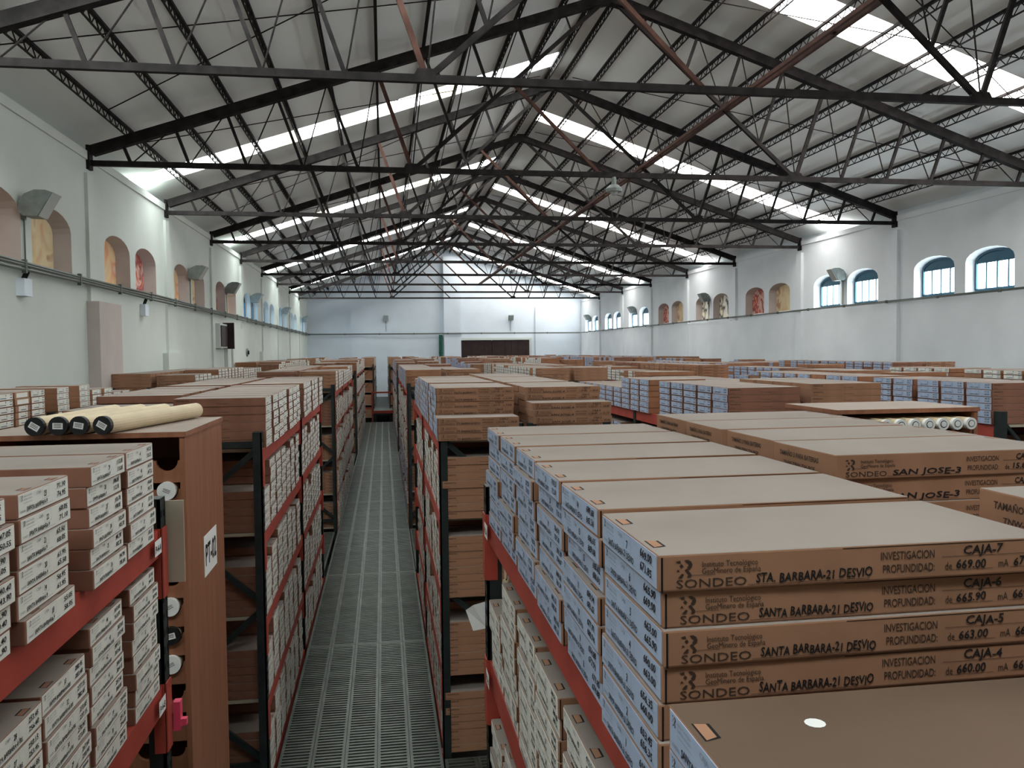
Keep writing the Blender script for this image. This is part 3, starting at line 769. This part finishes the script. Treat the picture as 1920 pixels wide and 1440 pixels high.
RNAME = {('right', 2): 'rack behind the right cabinet', ('right', 3): 'second rack behind the right cabinet', ('right', 4): 'rack right of the right cabinet', ('right', 5): 'second rack right of right cabinet', ('right', 6): 'third rack right of right cabinet', ('right', 7): 'fourth rack right of right cabinet', ('right', 8): 'fifth rack right of right cabinet', ('right', 9): 'last rack by the right wall', ('left', 2): 'rack across the left aisle', ('left', 3): 'last rack by the left wall'}
for bi in range(4):
    for rows, side, BL in ((RX, 'right', BLK), (LX, 'left', BLKL)):
        for ri, (x, s) in enumerate(rows):
            if bi == 0 and ri < 2: continue
            if bi == 3 and ri == 0: x = .27 if side == 'right' else -.52
            ya, yb = BL[bi][0]+.05, BL[bi][-1]-.05
            sg = 1 if side == 'right' else -1
            if ri % 2 == 1: lx, sx = x+sg*RD-sg*.02, -sg
            else: lx, sx = x-sg*.012, sg
            rname = RNAME.get((side, ri), '') if bi == 0 else '%s block rack, %s on %s' % (nth(bi), nth(ri), side)
            hole = 'PEÑARROYA-%d' % (ri+1) if side == 'left' else 'SAN JOSE-%d' % (ri+3)
            lvls = (0, 1, 2, 3, 4) if ri == 0 else (0, 1)
            for lv in lvls:
                y = ya; k = 0; tone = random.choice(('card', 'card', 'card_o', 'card_r')); H = random.choice((.060, .066)); tint = ('blue' if R() < .7 else 'cream') if side == 'right' else 'cream'
                hh = 6 if H > .063 else 7
                n = hh
                while y < yb-BW:
                    if k % 5 == 0: tone = random.choice(('card', 'card', 'card_o', 'card_r')); 
                    if R() < .22: n = hh-random.choice((0, 0, 1, 2)) if lv == 0 else 8-random.choice((0, 0, 1, 2))
                    if bi >= 2 and lv == 0 and R() < .25: n = hh+1
                    if bi == 0 and ri in (2, 4) and side == 'right' and lv == 0 and k < 6: n = hh; tint = 'blue'
                    jx = (R()-.5)*.03
                    nn = max(3, n) if lv == 0 else min(8, n+1)
                    for j in range(nn):
                        tn_ = tint if R() < .975 else None
                        boxes.append(dict(rk=rname, lv=lv, si=k, x=lx+(R()-.5)*.008, y=y, z=LV[lv]+j*(H+.0006), s=sx, H=H, tone=tone, tint=tn_, hole=hole, num=1+nn*k+j,
                                          d0='%.2f' % (20+2.9*(nn*k+j)), d1='%.2f' % (22.9+2.9*(nn*k+j)), top=nn-1-j, n=nn, liv=ri % 2 == 0 and tn_ is not None, first=False,
                                          side=('f' if side == 'left' else 'q', 9) if k == 0 else None, endp=0, rz=0, pr=(k == 0 or R() < .05), inset=(side == 'left' and ri == 2 and bi == 0 and 8.7 < y < 9.1)))
                    y += .385+(.05 if R() < .15 else 0); k += 1
                    if R() < .04: y += .3; 
SHN = ['top', 'second', 'third', 'fourth', 'lowest']
CHOSEN = [2,3,4,5,6,7,8,9,10,11,12,13,14,15,16,17,18,19,20,21,22,23,24,25,26,27,28,29,30,31,32,33,34,35,36,37,38,39,40,42,43,44,45,46,47,49,50,51,52,53,54,55,56,57,58,59,60,61,62,63,64,65,66,70,71,72,73,74,80,81,82,97,105,128,136,137,138,145,152,159,160,161,162,163,164,165,166,167,168,169,170,171,172,173,174,175,176,177,178,179,180,181,182,183,196,197,198,199,200,201,202,203,204,205,206,207,208,209,210,211,214,215,216,217,218,223,224,225,297,298,299,303,304,305,306,313,327,381,382,383,384,390,391,398,405,412,469,470,471,472,473,474,485,496,502,508,514,520,526,532,538,544,550,556,562,647,648,649,650,651,657,658,659,667,752,753,754,755,756,757,758,759,767,782,847,848,849,850,851,852,859,867,950,951,952,953,954,955,956,957,972,1046,1047,1048,1049,1050,1051,1058,1059,1151,1152,1153,1154,1155,1156,1157,1165,1248,1249,1250,1251,1257,1258,1352,1353,1354,1355,1356,1357,1358,1359,1452,1453,1454,1455,1461,1467,1473,1479,1481,1485,1638,1639,1640,1647,1654,1661,1716,1831,1832,1833,1834,1835,1836,1840,1841,1842,1846,1847,1848,1852,1853,1854,1860,1866,1872,1878,2068,2085,2288,2295,3028,3029,3035,3038,3039,3040,3041,3044,3045,3046,3047,3380,3381,4191,4473,4474,4745,4746,4747,4748,5936,6808,7604,7906,7907,8218,8219,8220,8221]   # the 300 boxes that show largest from the camera
chosen = set(CHOSEN)
def top_word(b):
    return 'topmost' if b['top'] == 0 else ('bottom' if b['top'] == b['n']-1 else nth(b['top'])+' from top')
dup_lab = {}
for i, b in enumerate(boxes):
    if i not in chosen: continue
    tnt = 'blue labelled' if b['tint'] == 'blue' else 'cream labelled'
    far_end = b['rk'] in ('right front rack', 'left front rack') and b['si'] >= 0
    shown = b['si']
    sib = sorted({(c['y'] // .2, c['si']) for c in boxes if c['rk'] == b['rk'] and c['lv'] == b['lv']})
    pos = [q[1] for q in sib].index(b['si'])
    lab = '%s box %s, %s stack, %s shelf, %s' % (tnt if b['liv'] else ('plain' if b['tint'] is None else 'brown'), top_word(b), nth(pos, 'nearest'), SHN[b['lv']], b['rk'])
    root = thing('core_box', lab, 'box', (b['x'], b['y']+BW/2, b['z']), (0 if b['s'] > 0 else math.pi)+b['rz'], 'core boxes on the %s shelf of the %s' % (SHN[b['lv']], b['rk']))
    link('carton', cached(carton_mesh, b['H'], b['tone'], 'top_b' if b['rk'] == 'right front rack' and b['lv'] == 0 and b['si'] == 0 else 'top'), root)
    if b['liv']:
        lb = link('end_label', cached(label_mesh, b['H'], b['tint'], bool(b.get('inset'))), root)
        if not b.get('inset'): link('handwriting', writing(b['H'], b['num'], b['hole'], b['d0'], b['d1']), lb)
    if b['side']:
        k = b['side'][0]
        if k in ('p', 's'):
            sp = link('side_print', cached(side_print_mesh, b['H']), root)
            hn = b['hole']
            if b['rk'] == 'right front rack' and b['num'] == 7: hn = 'STA. BARBARA-21 DESVIO'
            sw = link('marker_writing', side_writing(b['H'], b['num'], hn, b['d0'], b['d1']), sp)
            if k == 's':            # this box is turned round: its print is on the side toward the camera
                for o in (sp,):
                    o.rotation_euler = (0, 0, math.pi); o.location = (BLN, 0, 0)
        elif k in ('f', 'm', 'n', 'q'):
            sp = link('side_print', cached(small_print_mesh, b['H'], b['s'] < 0), root)
    if b['endp']: link('end_print', cached(end_print_mesh, b['H'], b['endp']), root)
    if b['rk'] == 'right front rack' and b['lv'] == 0 and b['si'] == 0 and b['top'] == 0:
        mb = MB(); mb.add([(.172+.014*math.cos(t*.524), .084+.014*math.sin(t*.524), b['H']+.0006) for t in range(12)], [tuple(range(12))], 'white'); mb.build('sticker', root, recalc=False)

# every other box: one object
def pack(items, name, label):
    v = []; f = []; m = []
    slots = ['card', 'card_o', 'card_r', 'blue', 'cream', 'print', 'top', 'scrawl', 'soft']
    for b in items:
        x0, y0, z0, s, H, L = b['x'], b['y'], b['z'], b['s'], b['H'], b.get('L', BLN)
        t = {'card':0, 'card_o':1, 'card_r':2}[b['tone']]; x1 = x0+s*L; y1 = y0+BW; z1 = z0+H-.0045
        o = len(v)
        v += [(x0,y0,z0),(x1,y0,z0),(x1,y1,z0),(x0,y1,z0),(x0,y0,z1),(x1,y0,z1),(x1,y1,z1),(x0,y1,z1)]
        for q in ((0,1,5,4),(1,2,6,5),(2,3,7,6),(3,0,4,7),(0,3,2,1)): f.append(tuple(o+i for i in q)); m.append(t)
        f.append((o+4,o+5,o+6,o+7)); m.append(6)
        if b['tint']:
            o = len(v); e = .07 if b.get('inset') else .016; xx = x0-s*.0015
            v += [(xx,y0+e,z0+.004),(xx,y1-e,z0+.004),(xx,y1-e,z1-.003),(xx,y0+e,z1-.003)]; f.append((o,o+1,o+2,o+3)); m.append(3 if b['tint'] == 'blue' else 4)
            if y0 < 26:                    # written lines on the paper label
                xx = x0-s*.0025; q = (lambda u: y1-e-u) if s > 0 else (lambda u: y0+e+u)
                for u0, u1, za, zb in ((.05,.18,.22,.34),(.26,.31,.66,.80),(.26,.31,.26,.40),(.165,.178,.55,.82)):
                    o = len(v); v += [(xx,q(u0),z0+H*za),(xx,q(u1),z0+H*za),(xx,q(u1),z0+H*zb),(xx,q(u0),z0+H*zb)]; f.append((o,o+1,o+2,o+3)); m.append(7)
        if b.get('pr') and y0 < 30:        # printed lines on the long side
            yy = y0-.0015
            for u0, u1, za, zb in ((.03,.055,.35,.80),(.065,.13,.62,.70),(.065,.13,.45,.53),(.03,.11,.12,.24),(.36,.46,.58,.72),(.36,.46,.24,.38),(.53,.60,.64,.78),(.16,.32,.14,.28)):
                xa, xb = (x0+u0, x0+u1) if s > 0 else (x0+s*L+u0, x0+s*L+u1)
                o = len(v); v += [(xa,yy,z0+H*za),(xb,yy,z0+H*za),(xb,yy,z0+H*zb),(xa,yy,z0+H*zb)]; f.append((o,o+1,o+2,o+3)); m.append(8)
    me = bpy.data.meshes.new(name); me.from_pydata(v, [], f)
    for k in slots: me.materials.append(M[k])
    me.polygons.foreach_set('material_index', m)
    b2 = bmesh.new(); b2.from_mesh(me); bmesh.ops.recalc_face_normals(b2, faces=b2.faces); b2.to_mesh(me); b2.free(); me.update()
    return tag(link(name, me), label, 'boxes', kind='stuff')
rest = [dict(b, pr=b['first'] or b.get('pr')) for i, b in enumerate(boxes) if i not in chosen]
pack(rest, 'core_boxes', 'dense rows of stacked cardboard core boxes filling all the racks beyond the nearest ones')

# ------------------------------------------------------------------ tube cabinets
def tube_cabinet(label, x0, x1, y0, y1, ztop, sign=None, first=.27, pitch=.172):
    t = thing('tube_cabinet', label, 'cabinet', ((x0+x1)/2, y0, ZF))
    cx = (x0+x1)/2; w = (x1-x0)/2; d = y1-y0; h = ztop-ZF; T = .03
    for sx in (-1, 1):
        mb = MB(); mb.box(min(sx*w, sx*(w-T)), 0, 0, max(sx*w, sx*(w-T)), d, h-T, 'wood'); sp = mb.build('side_panel', t)
        if sign and sx == 1:
            mb = MB(); mb.box(w, .44, h-.985, w+.003, .83, h-.72, 'white'); text(mb, sign, (w+.004, .465, h-.915), (0,1,0), (0,0,1), .19, 'ink', 'bold', fit=.34)
            mb.build('sign', sp, recalc=False)
    mb = MB(); mb.box(-w-.01, -.01, h-T, w+.01, d+.01, h, 'wood'); mb.add([(-w-.01,-.01,h+.0005),(w+.01,-.01,h+.0005),(w+.01,d+.01,h+.0005),(-w-.01,d+.01,h+.0005)], [(0,1,2,3)], 'woodtop'); mb.build('cabinet_top', t)
    mb = MB(); mb.box(-w+T, d-.02, 0, w-T, d, h-T, 'wood'); mb.build('back_panel', t)
    zs = []
    z = h-first
    while z > .5:
        zs.append(z)
        mb = MB(); n = 7; pw = (2*w-2*T)/n; top = z+.10
        pts = [(-w+T, z-.03), (-w+T, top)]
        for k in range(n):
            c = -w+T+pw*(k+.5); r = .062
            for q in range(9):
                a = math.pi-math.pi*q/8
                pts.append((c+r*math.cos(a), top-r*math.sin(a)))
        pts += [(w-T, top), (w-T, z-.03)]
        # scalloped rail, built as narrow columns under each point
        for (xa, za), (xb, zb) in zip(pts[1:-1], pts[2:-1]):
            if xb-xa < 1e-6: continue
            mb.add([(xa,.0,z-.03),(xb,.0,z-.03),(xb,.0,zb),(xa,.0,za),(xa,.025,z-.03),(xb,.025,z-.03),(xb,.025,zb),(xa,.025,za)], [(0,1,2,3),(4,7,6,5),(3,2,6,7)], 'wood')
        rl = mb.build('scalloped_rail', t, loc=(0, .02, 0))
        mb = MB(); mb.box(-w+T, .045, z-.03, w-T, d-.02, z-.01, 'wood'); mb.build('shelf', t)
        z -= pitch
    return [ZF+q for q in zs], [cx-w+T+(2*w-2*T)/7*(k+.5) for k in range(7)]
def map_tube(label, a, b, r, grp, cap='cap', paper=True):
    a = Vector(a); b = Vector(b); d = (b-a).normalized()
    t = thing('map_tube', label, 'tube', a, 0, grp)
    t.rotation_euler = Vector((0,1,0)).rotation_difference(d).to_euler()
    L = (b-a).length
    mb = MB(); mb.tube((0,.01,0), (0,L,0), r, 'tube', 20); o = mb.build('tube', t)
    mb = MB(); mb.tube((0,0,0), (0,.03,0), r*1.03, cap, 20)
    c = mb.build('end_cap', t)
    if not paper:
        mb = MB(); mb.tube((0,.002,0), (0,-.0015,0), r*.62, 'hole', 16); mb.tube((0,0,0), (0,-.003,0), r*.50, cap, 16); mb.build('end_ring', c)
    if paper:
        mb = MB(); an = (R()-.5)*1.6; u = Vector((math.cos(an),0,math.sin(an))); v = Vector((-math.sin(an),0,math.cos(an)))
        def P(p, q, e=.002): return tuple(u*p*r+v*q*r+Vector((0,-e,0)))
        mb.add([P(-.55,-.34),P(.55,-.34),P(.55,.34),P(-.55,.34)], [(0,1,2,3)], 'white')
        for q in (-.15, .02, .16): mb.add([P(-.4,q,.003),P(.4,q,.003),P(.4,q+.06,.003),P(-.4,q+.06,.003)], [(0,1,2,3)], 'print')
        mb.build('paper_label', c, recalc=False)
    return t
zs, xs = tube_cabinet('tall cherry-wood tube cabinet marked PT-02 beside the left front rack', -2.30, -1.16, 5.07, 6.18, HC-.45, 'PT-02')
WHICH = ['rightmost', 'second from the right', 'third from the right']
for zi, cols, cp in ((1, (5, 6), 'white'), (2, (6,), 'white'), (5, (6,), 'white'), (6, (6,), 'cap'), (7, (6,), 'white')):
    if zi >= len(zs): continue
    for k in cols:
        map_tube('%s-capped map tube in the PT-02 cabinet, %s shelf from top, %s slot from the left' % ('white' if cp == 'white' else 'black', nth(zi), nth(k)), (xs[k], 5.06, zs[zi]+.096), (xs[k], 5.95, zs[zi]+.096), .052, 'map tubes in the cabinet', cp)
# four tubes lying on top of the cabinet
zt = HC-.45+.001
for i, (ua, ub, r) in enumerate((((-1.945,4.99),(-1.87,6.16),.052),((-1.825,5.0),(-1.70,6.16),.052),((-1.715,5.0),(-1.54,6.16),.052),((-1.585,4.98),(-1.325,6.15),.052))):
    map_tube(['leftmost of four cream map tubes with black ends on the cabinet top','second from left of four cream map tubes on the cabinet top','third from left of four cream map tubes on the cabinet top','rightmost cream map tube on the cabinet top, set apart from the other three'][i],
             (ua[0], ua[1], zt+r*1.03), (ub[0], ub[1], zt+r*1.03), r, 'map tubes on the cabinet top')
zs2, xs2 = tube_cabinet('low-topped brown tube cabinet on the right with its open front full of tubes', 3.16, 4.25, 5.40, 6.15, HC-.44, first=.26, pitch=.25)
TZ = HC-.545
for k in range(7):
    map_tube('white-ended map tube lying in the right cabinet, %s from the left' % nth(k), (4.10-.108*(6-k), 5.27, TZ), (4.10-.108*(6-k), 6.1, TZ), .041, 'map tubes in the right cabinet', 'white', False)
for k in range(3):
    map_tube('cream cardboard tube lying on boxes inside the right front rack, %s' % ('lowest','middle','topmost')[k], (.52, 3.66-.07*k, LV[1]+5*.061+.055+.09*k), (1.15, 3.70-.07*k, LV[1]+5*.061+.055+.09*k), .045, 'tubes inside the right front rack', 'tube', False)

# hardboard sheet, loose paper and pink tag at the rack ends
mb = MB(); mb.box(-1.015, 3.832, HC-1.01, -.89, 3.842, HC-.645, 'board')
tag(mb.build('board_sheet'), 'beige hardboard sheet fixed to the end upright of the left front rack', 'board')
ps = [(.40,3.86,HC-1.20),(.368,3.90,HC-1.235),(.40,3.88,HC-1.33),(.46,3.845,HC-1.31),(.46,3.845,HC-1.18)]
mb = MB(); mb.add(ps, [(0,1,2,3,4)], 'white'); mb.add([(p[0], p[1]+.0015, p[2]) for p in ps], [(4,3,2,1,0)], 'white')
tag(mb.build('paper_sheet', recalc=False), 'white paper sheet sticking out from the end of the right front rack', 'paper')
mb = MB(); mb.box(-.955, 3.826, HC-1.68, -.925, 3.87, HC-1.55, 'pink'); mb.box(-.93, 3.83, HC-1.66, -.90, 3.86, HC-1.63, 'pink')
tag(mb.build('pink_tag'), 'bright pink plastic tag on the end upright of the left front rack', 'tag')

# ------------------------------------------------------------------ raised platform at the end of the aisle
t = thing('raised_platform', 'low raised steel platform with orange-red edge at the far end of the aisle', 'platform', (-.05, 43.2, ZF))
h = HC-3.0-ZF
mb = MB(); mb.box(-.50, 0, h-.05, .48, 13.8, h, 'grate')
for k in range(60): mb.box(-.46, .1+.23*k, h, .44, .15+.23*k, h+.004, 'grate')
mb.build('deck', t)
mb = MB(); mb.box(-.52, -.06, h-.13, .50, 0, h+.01, 'beam'); mb.build('edge_beam', t)
for x in (-.42, .40):
    for y in (.15, 13.5): mb = MB(); mb.box(x-.06, y-.06, 0, x+.06, y+.06, h-.05, 'post'); mb.build('leg', t)
t = thing('guard_frame', 'orange-red tubular guard frame standing before the far platform', 'railing', (-.05, 42.9, 0))
for x in (-.56, .50): mb = MB(); mb.box(x-.035, -.035, -.6, x+.035, .035, 1.52, 'beam'); mb.build('post', t)
mb = MB(); mb.box(-.6, -.03, 1.42, .54, .03, 1.50, 'beam'); mb.build('top_rail', t)
mb = MB(); mb.box(-.95, -.03, .62, -.56, .03, .70, 'beam'); mb.build('side_rail', t)
